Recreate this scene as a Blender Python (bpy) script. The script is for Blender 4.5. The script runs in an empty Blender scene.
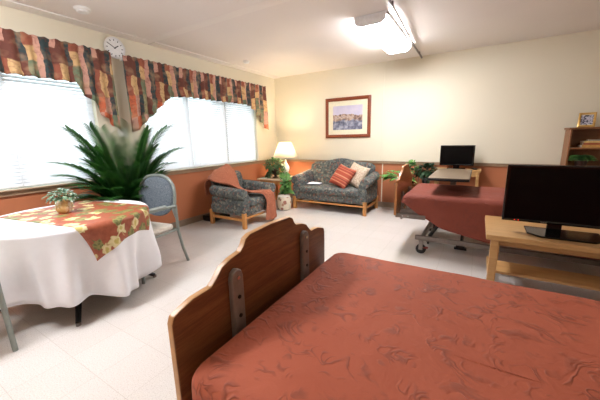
import bpy, bmesh, math, random
from mathutils import Vector, Matrix, noise
random.seed(7)
PI = math.pi
COL = bpy.context.scene.collection

# ------------------------------------------------------------------ helpers
def lin(c):
    return tuple((v/12.92 if v <= .04045 else ((v+.055)/1.055)**2.4) for v in (x/255 for x in c)) + (1.0,)

class NT:
    """small wrapper for building a node tree"""
    def __init__(s, name):
        s.m = bpy.data.materials.new(name); s.m.use_nodes = True
        s.t = s.m.node_tree; s.n = s.t.nodes; s.l = s.t.links
        s.b = s.n['Principled BSDF']; s.out = s.n['Material Output']
    def new(s, typ, **kw):
        x = s.n.new(typ)
        for k, v in kw.items(): setattr(x, k, v)
        return x
    def link(s, a, b): s.l.new(a, b)
    def coord(s, kind='Object', scale=(1,1,1), rot=(0,0,0)):
        c = s.new('ShaderNodeTexCoord'); m = s.new('ShaderNodeMapping')
        m.inputs['Scale'].default_value = scale; m.inputs['Rotation'].default_value = rot
        s.link(c.outputs[kind], m.inputs['Vector']); return m.outputs['Vector']
    def noise(s, vec, scale, detail=3, rough=.5, dist=0):
        x = s.new('ShaderNodeTexNoise'); x.inputs['Scale'].default_value = scale
        x.inputs['Detail'].default_value = detail; x.inputs['Roughness'].default_value = rough
        x.inputs['Distortion'].default_value = dist
        if vec is not None: s.link(vec, x.inputs['Vector'])
        return x
    def ramp(s, fac, stops, interp='LINEAR'):
        r = s.new('ShaderNodeValToRGB'); r.color_ramp.interpolation = interp
        e = r.color_ramp.elements
        while len(e) < len(stops): e.new(.5)
        for i, (p, c) in enumerate(stops):
            e[i].position = p; e[i].color = c if len(c) == 4 else lin(c)
        s.link(fac, r.inputs['Fac']); return r.outputs['Color']
    def mix(s, fac, a, b, mode='MIX'):
        x = s.new('ShaderNodeMix', data_type='RGBA', blend_type=mode)
        for sock, v in ((x.inputs[0], fac), (x.inputs[6], a), (x.inputs[7], b)):
            if hasattr(v, 'links'): s.link(v, sock)
            elif isinstance(v, (int, float)): sock.default_value = v
            else: sock.default_value = v if len(v) == 4 else lin(v)
        return x.outputs[2]
    def math(s, op, a, b=None, c=None):
        x = s.new('ShaderNodeMath', operation=op)
        for i, v in enumerate((a, b, c)):
            if v is None: continue
            if hasattr(v, 'links'): s.link(v, x.inputs[i])
            else: x.inputs[i].default_value = v
        return x.outputs[0]
    def bump(s, h, strength=.3, dist=.01):
        x = s.new('ShaderNodeBump'); x.inputs['Strength'].default_value = strength
        x.inputs['Distance'].default_value = dist
        s.link(h, x.inputs['Height']); s.link(x.outputs['Normal'], s.b.inputs['Normal'])
    def base(s, v):
        if hasattr(v, 'links'): s.link(v, s.b.inputs['Base Color'])
        else: s.b.inputs['Base Color'].default_value = lin(v)
    def set(s, **kw):
        for k, v in kw.items(): s.b.inputs[k.replace('_', ' ')].default_value = v
        return s

def plain(name, c, rough=.5, metal=0, var=.08, scale=30, bump=0, spec=.5):
    t = NT(name); v = t.coord()
    n = t.noise(v, scale, 4)
    d = tuple(max(0, x*(1-var)) for x in c); u = tuple(min(255, x*(1+var)) for x in c)
    t.base(t.ramp(n.outputs['Fac'], [(.3, d), (.7, u)]))
    t.set(Roughness=rough, Metallic=metal); t.b.inputs['Specular IOR Level'].default_value = spec
    if bump: t.bump(n.outputs['Fac'], bump, .004)
    return t.m

def wood(name, c1, c2, axis=0, scale=6, rough=.38, ring=16):
    t = NT(name); sc = [ring, ring, ring]; sc[axis] = .9
    v = t.coord('Object', tuple(sc))
    n = t.noise(v, scale/4, 6, .6, 1.2)
    n2 = t.noise(v, scale*3, 3, .6)
    f = t.math('MULTIPLY_ADD', n2.outputs['Fac'], .35, t.math('MULTIPLY', n.outputs['Fac'], .75))
    t.base(t.ramp(f, [(.3, c1), (.5, tuple((a+b)/2 for a, b in zip(c1, c2))), (.72, c2)]))
    t.set(Roughness=rough); t.bump(f, .08, .002)
    return t.m

# -- mesh building
def BM(): return bmesh.new()

def box(bm, x0, x1, y0, y1, z0, z1, M=None, mi=0):
    vs = [bm.verts.new(Vector((x, y, z))) for z in (z0, z1) for y in (y0, y1) for x in (x0, x1)]
    if M is not None:
        for v in vs: v.co = M @ v.co
    for f in ((0,2,3,1), (4,5,7,6), (0,1,5,4), (2,6,7,3), (0,4,6,2), (1,3,7,5)):
        bm.faces.new([vs[i] for i in f]).material_index = mi
    return vs

def loft(bm, rows, closed=False, cap=False, uv=None, mi=0):
    """quads through rows of points; closed joins each row end to start; cap fills first and last row"""
    R = [[bm.verts.new(Vector(p)) for p in r] for r in rows]
    L = bm.loops.layers.uv.verify() if uv else None
    n = len(rows[0]); m = n if closed else n-1
    for i in range(len(R)-1):
        for j in range(m):
            k = (j+1) % n
            f = bm.faces.new((R[i][j], R[i][k], R[i+1][k], R[i+1][j])); f.material_index = mi
            if uv:
                for lp, (a, b) in zip(f.loops, ((i,j), (i,k), (i+1,k), (i+1,j))): lp[L].uv = uv[a][b]
    if cap:
        bm.faces.new(R[0][::-1]).material_index = mi; bm.faces.new(R[-1]).material_index = mi
    return R

def frame_of(d):
    d = d.normalized(); a = Vector((0,0,1)) if abs(d.z) < .9 else Vector((1,0,0))
    u = d.cross(a).normalized(); return u, d.cross(u).normalized()

def tube(bm, pts, r, seg=10, closed=False, cap=True, mi=0):
    pts = [Vector(p) for p in pts]; rows = []; n = len(pts); u = None
    for i, p in enumerate(pts):
        a = pts[(i-1) % n] if (closed or i) else p; b = pts[(i+1) % n] if (closed or i < n-1) else p
        d = (b-a).normalized()
        if u is None: u, w = frame_of(d)
        else:
            u = (u - d*u.dot(d)).normalized(); w = d.cross(u).normalized()
        rr = r[i] if isinstance(r, (list, tuple)) else r
        rows.append([p + (u*math.cos(2*PI*k/seg) + w*math.sin(2*PI*k/seg))*rr for k in range(seg)])
    if closed: rows.append(rows[0])
    loft(bm, rows, True, cap and not closed, mi=mi)

def lathe(bm, prof, seg=24, c=(0,0,0), cap=True, mi=0, wob=None):
    rows = [[(c[0]+r*math.cos(2*PI*k/seg), c[1]+r*math.sin(2*PI*k/seg), c[2]+z) for k in range(seg)] for r, z in prof]
    loft(bm, rows, True, cap, mi=mi)

def prism(bm, pts, o, eu, ev, ew, d, mi=0, mi_side=None):
    """outline (u,v) at o spanned by eu, ev; extruded d along ew"""
    o, eu, ev, ew = map(Vector, (o, eu, ev, ew))
    a = [bm.verts.new(o+eu*u+ev*v) for u, v in pts]; b = [bm.verts.new(o+eu*u+ev*v+ew*d) for u, v in pts]
    bm.faces.new(a).material_index = mi; bm.faces.new(b[::-1]).material_index = mi
    for i in range(len(a)):
        j = (i+1) % len(a)
        bm.faces.new((a[i], b[i], b[j], a[j])).material_index = mi if mi_side is None else mi_side

def rrect(x0, x1, y0, y1, r, n=5):
    out = []
    for cx, cy, a0 in ((x1-r, y0+r, -90), (x1-r, y1-r, 0), (x0+r, y1-r, 90), (x0+r, y0+r, 180)):
        for k in range(n+1):
            a = math.radians(a0+90*k/n); out.append((cx+r*math.cos(a), cy+r*math.sin(a)))
    return out

def cushion(bm, x0, x1, y0, y1, z0, z1, r=.04, rc=.05, n=5, crown=.0):
    """soft box: rounded corners in plan, rounded edges, crowned top"""
    rows = []
    def ring(ins, z): rows.append([(x, y, z) for x, y in rrect(x0+ins, x1-ins, y0+ins, y1-ins, max(rc-ins, .004), n)])
    for k in range(n+1):
        a = PI/2*k/n; ring(r*(1-math.sin(a)), z0+r*(1-math.cos(a)))
    for k in range(n+1):
        a = PI/2*k/n; ring(r*(1-math.cos(a)), z1-r*(1-math.sin(a)))
    m = min(x1-x0, y1-y0)*.5
    for f in (.3, .6, .9): ring(r+(m-r)*f*.95, z1+crown*f)
    loft(bm, rows, True, True)

def leaf(bm, p, d, up, ln, w, droop=.25, seg=3, mi=0, fold=.25):
    p = Vector(p); d = Vector(d).normalized(); up = Vector(up)
    s = d.cross(up); s = s.normalized() if s.length > 1e-4 else Vector((1,0,0)); u = s.cross(d).normalized()
    rows = []
    for i in range(seg+1):
        t = i/seg; wd = w*.5*math.sin(PI*min(.97, max(.06, t**.8)))
        c = p + d*(ln*t) - Vector((0,0,1))*(droop*ln*t*t)
        rows.append([c - s*wd + u*wd*fold, c, c + s*wd + u*wd*fold])
    loft(bm, rows, mi=mi)

def obj(name, bm, m, parent=None, bevel=0, ang=40, solid=0, sub=0, loc=None):
    bmesh.ops.recalc_face_normals(bm, faces=bm.faces[:])
    me = bpy.data.meshes.new(name); bm.to_mesh(me); bm.free()
    for x in (m if isinstance(m, (list, tuple)) else [m]): me.materials.append(x)
    me.polygons.foreach_set('use_smooth', [True]*len(me.polygons))
    me.set_sharp_from_angle(angle=math.radians(ang))
    o = bpy.data.objects.new(name, me); COL.objects.link(o)
    if parent: o.parent = parent
    if loc: o.location = loc
    if solid:
        q = o.modifiers.new('thickness', 'SOLIDIFY'); q.thickness = solid; q.offset = 0
    if bevel:
        q = o.modifiers.new('bevel', 'BEVEL'); q.width = bevel; q.segments = 2; q.limit_method = 'ANGLE'; q.angle_limit = math.radians(35)
    if sub:
        q = o.modifiers.new('sub', 'SUBSURF'); q.levels = sub; q.render_levels = sub
    return o

def tag(o, label, cat, group=None):
    o['label'] = label; o['category'] = cat
    if group: o['group'] = group
    return o

def thing(name, label, cat, loc=(0,0,0), rz=0, group=None):
    o = bpy.data.objects.new(name, None); COL.objects.link(o); o.empty_display_size = .1
    o.location = loc; o.rotation_euler = (0, 0, rz)
    return tag(o, label, cat, group)

def struct(name, bm, m, **kw):
    o = obj(name, bm, m, **kw); o['kind'] = 'structure'; return o

def copy_tree(o, parent=None):
    c = o.copy(); COL.objects.link(c)
    if parent: c.parent = parent
    for ch in [x for x in bpy.data.objects if x.parent == o]: copy_tree(ch, c)
    return c

def bx(name, m, parent, *a, bevel=.004, M=None):
    b = BM(); box(b, *a, M=M); return obj(name, b, m, parent, bevel)

# ------------------------------------------------------------------ materials
def wall_material(name, c):
    t = NT(name); v = t.coord(); n = t.noise(v, 260, 2); n2 = t.noise(v, 1.3, 2)
    t.base(t.ramp(n2.outputs['Fac'], [(.3, tuple(x*.985 for x in c)), (.7, c)])); t.set(Roughness=.55)
    t.bump(n.outputs['Fac'], .05, .002); return t.m

M_cream = wall_material('cream_paint', (232, 224, 201))
M_orange = wall_material('orange_paint', (188, 116, 78))
M_ceil = wall_material('ceiling_paint', (240, 233, 228))
M_rail = plain('taupe_rail', (160, 132, 104), .45, var=.05)
M_base = plain('taupe_vinyl', (140, 122, 104), .45, var=.05)
M_white = plain('white_paint', (238, 238, 238), .45, var=.02)
M_whiteplastic = plain('white_plastic', (232, 231, 228), .4, var=.02)
M_ltwood = wood('light_beech', (172, 128, 78), (198, 156, 102), 0, 6, .35)
M_legwood = wood('honey_oak', (176, 116, 58), (205, 148, 86), 2, 6, .4)
M_shelfwood = wood('oak_shelf', (118, 76, 44), (148, 98, 60), 0, 6, .4)
M_headwood = wood('walnut_laminate', (92, 54, 32), (156, 102, 62), 1, 7, .3, 14)
M_headedge = plain('tan_edge_band', (198, 150, 98), .35, var=.04)
M_headwood2 = wood('oak_laminate', (150, 92, 48), (186, 124, 72), 1, 7, .32, 14)
M_metal = plain('grey_green_enamel', (140, 148, 142), .38, .25, var=.03)
M_bracket = plain('brown_grey_steel', (146, 136, 128), .4, .25, var=.05)
M_bedsteel = plain('taupe_steel', (118, 108, 100), .4, .4, var=.05)
M_black = plain('black_plastic', (14, 14, 15), .35, var=.1)
M_gloss = plain('gloss_black', (5, 5, 6), .1, var=.1)
M_screen = plain('dark_screen', (6, 6, 7), .22, var=.05, spec=.15)
M_blackmetal = plain('black_metal', (20, 19, 20), .4, .3)
M_alu = plain('track_metal', (120, 112, 108), .3, .8)
M_soil = plain('soil', (50, 36, 26), .9, var=.3, scale=80)
M_rubber = plain('rubber', (30, 28, 28), .7)
M_red = plain('red_plastic', (130, 38, 30), .5)
M_chrome = plain('chrome', (200, 200, 200), .15, 1, var=.02)

def floor_material():
    t = NT('vinyl_tile'); v = t.coord()
    n = t.noise(v, 150, 3, .6); n2 = t.noise(v, 34, 4, .65); n3 = t.noise(v, 1.1, 3)
    c = t.ramp(n.outputs['Fac'], [(.32, (192, 184, 175)), (.46, (218, 212, 206)), (.7, (227, 222, 217))])
    c = t.mix(t.math('MULTIPLY', n2.outputs['Fac'], .3), c, (202, 194, 185))
    br = t.new('ShaderNodeTexBrick', offset=0.0, squash=1.0); t.link(v, br.inputs['Vector'])
    br.inputs['Scale'].default_value = 1; br.inputs['Brick Width'].default_value = .305; br.inputs['Row Height'].default_value = .305
    br.inputs['Mortar Size'].default_value = .0016; br.inputs['Mortar Smooth'].default_value = .2
    br.inputs['Color1'].default_value = (1,1,1,1); br.inputs['Color2'].default_value = (.965,.965,.96,1); br.inputs['Mortar'].default_value = (.8,.78,.75,1)
    t.base(t.mix(1.0, c, br.outputs['Color'], 'MULTIPLY'))
    t.link(t.math('MULTIPLY_ADD', n3.outputs['Fac'], .12, .1), t.b.inputs['Roughness'])
    t.b.inputs['Specular IOR Level'].default_value = .6
    t.bump(n3.outputs['Fac'], .05, .02)
    return t.m
M_floor = floor_material()

def damask(name, c_lo, c_hi, amt=.6):
    """woven bedspread: raised scroll motifs on a matt ground"""
    t = NT(name); v = t.coord()
    w = t.noise(v, 5.5, 2, .5)
    off = t.new('ShaderNodeVectorMath', operation='MULTIPLY_ADD')
    t.link(w.outputs['Color'], off.inputs[0]); off.inputs[1].default_value = (.22, .22, .22); t.link(v, off.inputs[2])
    sn = t.noise(off.outputs[0], 10.0, 1, .4, 1.8)
    rid = t.math('ABSOLUTE', t.math('SUBTRACT', sn.outputs['Fac'], .5))
    gate = t.noise(v, 11, 2, .5)
    g = t.ramp(gate.outputs['Fac'], [(.46, (0,0,0,1)), (.60, (1,1,1,1))])
    line = t.ramp(rid, [(.025, (1,1,1,1)), (.085, (0,0,0,1))])
    f = t.mix(1.0, line, g, 'MULTIPLY')
    big = t.noise(v, 2.2, 3, .5)
    wr = t.noise(v, 14, 4, .55, .6)
    col = t.ramp(big.outputs['Fac'], [(.3, c_lo), (.7, c_hi)])
    dark = tuple(x*.74 for x in c_lo)
    t.base(t.mix(t.math('MULTIPLY', f, amt), col, dark))
    t.link(t.math('MULTIPLY_ADD', f, -.15, .75), t.b.inputs['Roughness']); t.b.inputs['Specular IOR Level'].default_value = .3
    h = t.math('ADD', t.math('MULTIPLY', f, .35), t.math('MULTIPLY', wr.outputs['Fac'], .9))
    t.bump(h, .55, .012)
    return t.m
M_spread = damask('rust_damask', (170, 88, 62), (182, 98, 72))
M_spread_shaded = damask('rust_damask_shaded', (124, 60, 45), (134, 68, 53), .2)  # rust damask with the far bed's weaker light darkened into its colour

def upholstery():
    t = NT('blue_grey_tapestry'); v = t.coord()
    n = t.noise(v, 90, 3, .7)
    w = t.noise(v, 30, 2); off = t.new('ShaderNodeVectorMath', operation='MULTIPLY_ADD')
    t.link(w.outputs['Color'], off.inputs[0]); off.inputs[1].default_value = (.05, .05, .05); t.link(v, off.inputs[2])
    vo = t.new('ShaderNodeTexVoronoi'); vo.inputs['Scale'].default_value = 34; t.link(off.outputs[0], vo.inputs['Vector'])
    sp = t.new('ShaderNodeSeparateColor'); t.link(vo.outputs['Color'], sp.inputs[0])
    c = t.ramp(sp.outputs[0], [(0, (44, 48, 50)), (.2, (92, 100, 98)), (.38, (70, 78, 84)), (.56, (150, 142, 124)), (.68, (108, 114, 108)), (.82, (134, 78, 64)), (.92, (58, 60, 60))], 'CONSTANT')
    t.base(t.mix(t.math('MULTIPLY', n.outputs['Fac'], .8), c, (100, 104, 98))); t.set(Roughness=.9); t.bump(n.outputs['Fac'], .3, .004)
    return t.m
M_tap = upholstery()

def weave(name, c1, c2, scale=180, rough=.9):
    t = NT(name); v = t.coord(); n = t.noise(v, scale, 2, .6)
    t.base(t.ramp(n.outputs['Fac'], [(.35, c1), (.65, c2)])); t.set(Roughness=rough); t.bump(n.outputs['Fac'], .2, .002); return t.m
M_chairback = weave('slate_weave', (74, 84, 94), (118, 128, 136), 120)
M_seatpad = weave('cream_vinyl', (214, 206, 192), (228, 221, 208), 40, .6)
M_throw = weave('rust_knit', (150, 84, 58), (192, 122, 92), 120)
M_beige = weave('beige_weave', (176, 150, 126), (222, 204, 180), 45)
M_sheet = weave('white_sheet', (214, 204, 196), (226, 218, 210), 60)
M_paper = plain('white_paper', (226, 224, 236), .7, var=.03)

def stripes():
    t = NT('red_stripe'); v = t.coord('UV')
    s = t.new('ShaderNodeSeparateXYZ'); t.link(v, s.inputs[0])
    f = t.math('FRACT', t.math('MULTIPLY', s.outputs['X'], 2.0))
    t.base(t.ramp(f, [(0, (168, 74, 52)), (.3, (196, 126, 92)), (.4, (154, 62, 46)), (.55, (180, 94, 68)), (.66, (128, 56, 44)), (.74, (176, 84, 62)), (.9, (200, 142, 108))], 'CONSTANT'))
    n = t.noise(v, 160, 2); t.set(Roughness=.85); t.bump(n.outputs['Fac'], .2, .003); return t.m
M_stripe = stripes()

def tablecloth_mat():
    t = NT('white_linen'); v = t.coord(); n = t.noise(v, 16, 3, .5, 1.5); w = t.noise(v, 400, 1)
    t.base(t.ramp(n.outputs['Fac'], [(.4, (243, 243, 246)), (.6, (245, 245, 248))]))
    t.link(t.math('MULTIPLY_ADD', n.outputs['Fac'], .1, .75), t.b.inputs['Roughness']); t.bump(w.outputs['Fac'], .06, .002); return t.m
M_cloth = tablecloth_mat()

def floral():
    t = NT('floral_topper'); v = t.coord('UV')
    w = t.noise(v, 9, 2); off = t.new('ShaderNodeVectorMath', operation='MULTIPLY_ADD')
    t.link(w.outputs['Color'], off.inputs[0]); off.inputs[1].default_value = (.12,.12,.12); t.link(v, off.inputs[2])
    def vor(scale, feat='F1'):
        x = t.new('ShaderNodeTexVoronoi', feature=feat, voronoi_dimensions='2D'); x.inputs['Scale'].default_value = scale; t.link(off.outputs[0], x.inputs['Vector']); return x
    a = vor(7.6); b = vor(26); pick = t.new('ShaderNodeSeparateColor'); t.link(a.outputs['Color'], pick.inputs[0])
    pet = t.math('ADD', a.outputs['Distance'], t.math('MULTIPLY', b.outputs['Distance'], .28))
    m = t.ramp(pet, [(.47, (1,1,1,1)), (.51, (0,0,0,1))])
    core = t.ramp(pet, [(.2, (196, 180, 100)), (.32, (232, 218, 172)), (.52, (206, 192, 132))])
    green = t.ramp(b.outputs['Distance'], [(.1, (96, 104, 52)), (.5, (150, 144, 86))])
    flower = t.mix(t.ramp(pick.outputs[0], [(.48, (0,0,0,1)), (.49, (1,1,1,1))]), core, green)
    gr = t.noise(v, 30, 3); ground = t.ramp(gr.outputs['Fac'], [(.3, (150, 76, 50)), (.7, (172, 94, 64))])
    t.base(t.mix(m, ground, flower)); t.set(Roughness=.5); return t.m
M_floral = floral()

def patchwork():
    t = NT('patchwork_drape'); v = t.coord('UV')
    s = t.new('ShaderNodeSeparateXYZ'); t.link(v, s.inputs[0])
    wob = t.noise(v, 5, 3); jag = t.noise(v, 2.1, 2)
    u0 = t.math('FRACT', t.math('DIVIDE', t.math('ADD', s.outputs['X'], t.math('MULTIPLY', wob.outputs['Fac'], .09)), .385))
    vv = t.math('ADD', s.outputs['Y'], t.math('MULTIPLY', jag.outputs['Fac'], .30))
    TE, DB, RU, OR, TA, PI_, GR, OL = (46, 62, 64), (104, 58, 46), (150, 84, 62), (196, 100, 64), (206, 170, 120), (196, 148, 130), (104, 118, 92), (142, 140, 104)
    st = (0, .22, .34, .56, .66, .88)
    def band(*c): return t.ramp(u0, list(zip(st, c)), 'CONSTANT')
    c1 = band(TE, PI_, DB, TE, RU, PI_); c2 = band(TE, DB, DB, TE, TA, PI_); c3 = band(TE, RU, TA, DB, GR, PI_); c4 = band(GR, OR, PI_, TE, OL, DB); c5 = band(DB, PI_, OR, GR, PI_, GR)
    def step(z): return t.ramp(t.math('SUBTRACT', vv, z-.5), [(.495, (1,1,1,1)), (.505, (0,0,0,1))])
    c = t.mix(step(2.40), c1, c2); c = t.mix(step(2.25), c, c3); c = t.mix(step(2.02), c, c4); c = t.mix(step(1.80), c, c5)
    n = t.noise(v, 22, 4, .6, .8)
    c = t.mix(t.math('MULTIPLY', t.ramp(n.outputs['Fac'], [(.5, (0,0,0,1)), (.62, (1,1,1,1))]), .45), c, (120, 66, 50))
    n3 = t.noise(v, 9, 2)
    c = t.mix(t.math('MULTIPLY', t.ramp(n3.outputs['Fac'], [(.5, (0,0,0,1)), (.7, (1,1,1,1))]), .35), c, (212, 176, 134))
    t.base(c); t.set(Roughness=.8); return t.m
M_patch = patchwork()

def leafmat(name, c1, c2, var=None, scale=9):
    t = NT(name); v = t.coord(); n = t.noise(v, scale, 2)
    c = t.ramp(n.outputs['Fac'], [(.35, c1), (.65, c2)])
    if var:
        n2 = t.noise(v, 45, 3); c = t.mix(t.ramp(n2.outputs['Fac'], [(.54, (0,0,0,1)), (.6, (1,1,1,1))]), c, var)
    t.base(c); t.set(Roughness=.4); t.b.inputs['Subsurface Weight'].default_value = 0
    tr = t.new('ShaderNodeBsdfTranslucent'); mx = t.new('ShaderNodeMixShader'); mx.inputs[0].default_value = .22
    t.link(c, tr.inputs['Color']); t.link(t.b.outputs[0], mx.inputs[1]); t.link(tr.outputs[0], mx.inputs[2]); t.link(mx.outputs[0], t.out.inputs[0])
    return t.m
M_palm = leafmat('palm_green', (34, 82, 36), (76, 134, 60))
M_ivy = leafmat('ivy_green', (44, 78, 50), (92, 128, 84))
M_dark = leafmat('dark_leaf', (24, 48, 30), (56, 84, 52))
M_bright = leafmat('bright_leaf', (46, 116, 40), (96, 168, 66), (196, 220, 150))
M_fern = leafmat('fern_green', (56, 106, 50), (112, 160, 84))
M_sage = leafmat('sage_leaf', (84, 124, 92), (142, 172, 140), (206, 214, 204))

def slat_material():
    t = NT('blind_slat'); t.set(Roughness=.45); t.base((240, 241, 244))
    tr = t.new('ShaderNodeBsdfTranslucent'); tr.inputs['Color'].default_value = lin((236, 240, 250))
    mx = t.new('ShaderNodeMixShader'); mx.inputs[0].default_value = .13
    t.link(t.b.outputs[0], mx.inputs[1]); t.link(tr.outputs[0], mx.inputs[2]); t.link(mx.outputs[0], t.out.inputs[0]); return t.m
M_slat = slat_material()

def glass_material():
    t = NT('window_glass'); tr = t.new('ShaderNodeBsdfTransparent'); gl = t.new('ShaderNodeBsdfGlossy'); gl.inputs['Roughness'].default_value = .02
    lw = t.new('ShaderNodeFresnel'); lw.inputs['IOR'].default_value = 1.45
    tr.inputs['Color'].default_value = (.93, .97, .96, 1)
    mx = t.new('ShaderNodeMixShader'); t.link(lw.outputs[0], mx.inputs[0]); t.link(tr.outputs[0], mx.inputs[1]); t.link(gl.outputs[0], mx.inputs[2])
    t.link(mx.outputs[0], t.out.inputs[0]); return t.m
M_glass = glass_material()

def emit(name, c, s):
    t = NT(name); t.base(c); t.b.inputs['Emission Color'].default_value = lin(c); t.b.inputs['Emission Strength'].default_value = s; return t.m
M_diff = emit('lit_diffuser', (250, 250, 255), 24.0)
M_bulb = emit('lit_bulb', (255, 220, 170), 60)
M_led = emit('red_led', (255, 40, 30), 1.5)

def shade_material():
    t = NT('lamp_shade_cloth'); t.base((250, 246, 236)); t.set(Roughness=.8)
    tr = t.new('ShaderNodeBsdfTranslucent'); tr.inputs['Color'].default_value = lin((252, 244, 226))
    mx = t.new('ShaderNodeMixShader'); mx.inputs[0].default_value = .55
    t.link(t.b.outputs[0], mx.inputs[1]); t.link(tr.outputs[0], mx.inputs[2]); t.link(mx.outputs[0], t.out.inputs[0]); return t.m
M_shade = shade_material()

# ------------------------------------------------------------------ room shell
H, XR, YN = 2.6, 6.6, -7.2
RAIL0, RAIL1 = .825, .873
b = BM(); box(b, -.15, XR+.15, YN-.15, .15, -.1, 0); struct('floor', b, M_floor)
b = BM(); box(b, -.15, XR+.15, YN-.15, .15, H, H+.1); struct('ceiling', b, M_ceil)

def wall_with_holes(name, holes):
    b = BM(); ys = sorted({YN-.15, .15} | {h for q in holes for h in q[:2]}); zs = [0, RAIL1-.02, .885, 2.3, H]
    for i in range(len(ys)-1):
        for j in range(len(zs)-1):
            ym, zm = (ys[i]+ys[i+1])/2, (zs[j]+zs[j+1])/2
            if any(h[0] < ym < h[1] and h[2] < zm < h[3] for h in holes): continue
            box(b, -.15, 0, ys[i], ys[i+1], zs[j], zs[j+1], mi=1 if j == 0 else 0)
    bmesh.ops.remove_doubles(b, verts=b.verts[:], dist=1e-5)
    seen = {}
    for f in b.faces[:]:
        k = tuple(sorted(v.index for v in f.verts)); seen.setdefault(tuple(round(c, 4) for c in f.calc_center_median()), []).append(f)
    dead = [f for fs in seen.values() if len(fs) > 1 for f in fs]
    bmesh.ops.delete(b, geom=dead, context='FACES_ONLY')
    return struct(name, b, [M_cream, M_orange])
WIN = [(-5.9, -3.64, .885, 2.3), (-3.05, -.68, .885, 2.3)]
wall_with_holes('wall_left', WIN)
def two_tone(name, *a):
    x0, x1, y0, y1 = a; b = BM(); box(b, x0, x1, y0, y1, 0, RAIL1-.02, mi=1); box(b, x0, x1, y0, y1, RAIL1-.02, H); struct(name, b, [M_cream, M_orange])
two_tone('wall_back', 0, XR, 0, .15); two_tone('wall_right', XR, XR+.15, YN, .15); two_tone('wall_front', 0, XR, YN-.15, YN)

b = BM(); box(b, 0, .022, YN, 0, RAIL0, RAIL1); box(b, 0, .05, YN, 0, RAIL1, RAIL1+.012); struct('trim_1', b, M_rail, bevel=.004)
b = BM(); box(b, .022, XR, -.022, 0, RAIL0, RAIL1); box(b, .03, XR, -.03, 0, RAIL1-.01, RAIL1); struct('trim_2', b, M_rail, bevel=.004)
b = BM(); box(b, 0, .012, YN, 0, 0, .1); struct('baseboard_left', b, M_base, bevel=.003)
b = BM(); box(b, .012, XR, -.012, 0, 0, .1); struct('baseboard_back', b, M_base, bevel=.003)
b = BM(); box(b, 2.365, 2.385, -.012, 0, RAIL1, H); struct('trim_3', b, M_cream)
b = BM(); box(b, 2.4, 2.415, -.012, 0, .1, RAIL0); struct('trim_4', b, M_cream)
M_batten = wall_material('batten_paint', (244, 238, 232))
b = BM(); prism(b, [(-2.99, H), (-2.955, H-.012), (-2.905, H-.012), (-2.87, H)], (0, 0, 0), (0,1,0), (0,0,1), (1,0,0), XR); struct('trim_5', b, M_batten)
b = BM(); box(b, 0, .16, YN, -2.98, H-.012, H); box(b, 0, .16, -2.88, 0, H-.012, H); struct('trim_6', b, M_ceil, bevel=.004)

def window(name, y0, y1, mull):
    b = BM(); z0, z1, xo, xi = .885, 2.3, -.13, -.08; t = .05
    box(b, xo, xi, y0, y1, z0, z0+t); box(b, xo, xi, y0, y1, z1-t, z1)
    box(b, xo, xi, y0, y0+t, z0+t, z1-t); box(b, xo, xi, y1-t, y1, z0+t, z1-t)
    for m in mull: box(b, xo, xi, m-.04, m+.04, z0+t, z1-t)
    o = struct(name, b, M_white)
    e = [y0+t] + [v for m in mull for v in (m-.04, m+.04)] + [y1-t]
    for i in range(0, len(e), 2):
        g = BM(); box(g, -.107, -.103, e[i], e[i+1], z0+t, z1-t); q = obj('pane', g, M_glass, o)
window('window_1', -5.9, -3.64, [-4.42]); window('window_2', -3.05, -.68, [-2.28, -1.5])

# ------------------------------------------------------------------ blinds and valances
def blind(y0, y1, label):
    z0, z1 = .895, 2.29
    t = thing('window_blind', label, 'blind', (-.035, (y0+y1)/2, z0), group='white blinds in the windows'); w = (y1-y0)/2-.001
    bx('headrail', M_white, t, -.014, .014, -w, w, z1-z0-.035, z1-z0)
    b = BM(); p = .036; a = math.radians(58); z = .03
    while z < z1-z0-.04:
        rows = []
        for yy in (-w, w):
            rows.append([(-math.cos(a)*.021*s + .003*(1-s*s), yy, z + math.sin(a)*.021*s) for s in (-1, -.4, .4, 1)])
        loft(b, rows); z += p
    obj('slats', b, M_slat, t, ang=60)
    bx('bottom_rail', M_white, t, -.011, .011, -w, w, .002, .018)
    b = BM()
    b.free()
    for s in (-.72, .72):
        b = BM(); tube(b, [(.024, w*s, .018), (.024, w*s, z1-z0-.03)], .0016, 5); obj('cord', b, M_whiteplastic, t)
blind(-5.86, -4.423, 'leftmost white slat blind, cut off by the left edge of the view')
blind(-4.417, -3.66, 'white slat blind left of the palm, right half of the left window')
blind(-3.03, -2.283, 'white slat blind right behind the palm, left third of the right window')
blind(-2.277, -1.503, 'white slat blind above the armchair, middle third of the right window')
blind(-1.497, -.70, 'white slat blind nearest the lamp, right third of the right window')

def interp(pts, x):
    for (a, p), (c, q) in zip(pts, pts[1:]):
        if x <= c: return p + (q-p)*max(0, (x-a)/(c-a))
    return pts[-1][1]

def valance(y0, y1, bot, label, seed):
    t = thing('window_valance', label, 'valance', (.1, (y0+y1)/2, 2.36)); yc = (y0+y1)/2
    n = int((y1-y0)/.014); rows = [[] for _ in range(15)]; uv = [[] for _ in range(15)]
    for i in range(n+1):
        y = y0 + (y1-y0)*i/n; zb = interp(bot, y)
        for j in range(15):
            f = j/14; z = 2.36 + (zb-2.36)*f
            ph = 2*PI*y/.125 + 1.4*noise.noise((y*2, seed, 0)); amp = .010 + .02*f
            x = .012 + amp*math.sin(ph) + .006*math.sin(2.3*ph+seed)*f + .02*noise.noise((y*4, z*2, seed))
            zz = z + (.006*math.sin(ph*1.5) if j == 0 else 0) + (.004*math.sin(ph) if j == 14 else 0)
            rows[j].append((x, y-yc, zz-2.36)); uv[j].append((y*1.0+seed, z))
    b = BM(); loft(b, rows, uv=uv); obj('drape', b, M_patch, t, solid=.004, ang=80)
    b = BM(); box(b, -.1, -.03, y0-yc+.02, y1-yc-.02, -.05, -.015); obj('rod', b, M_white, t)
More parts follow.
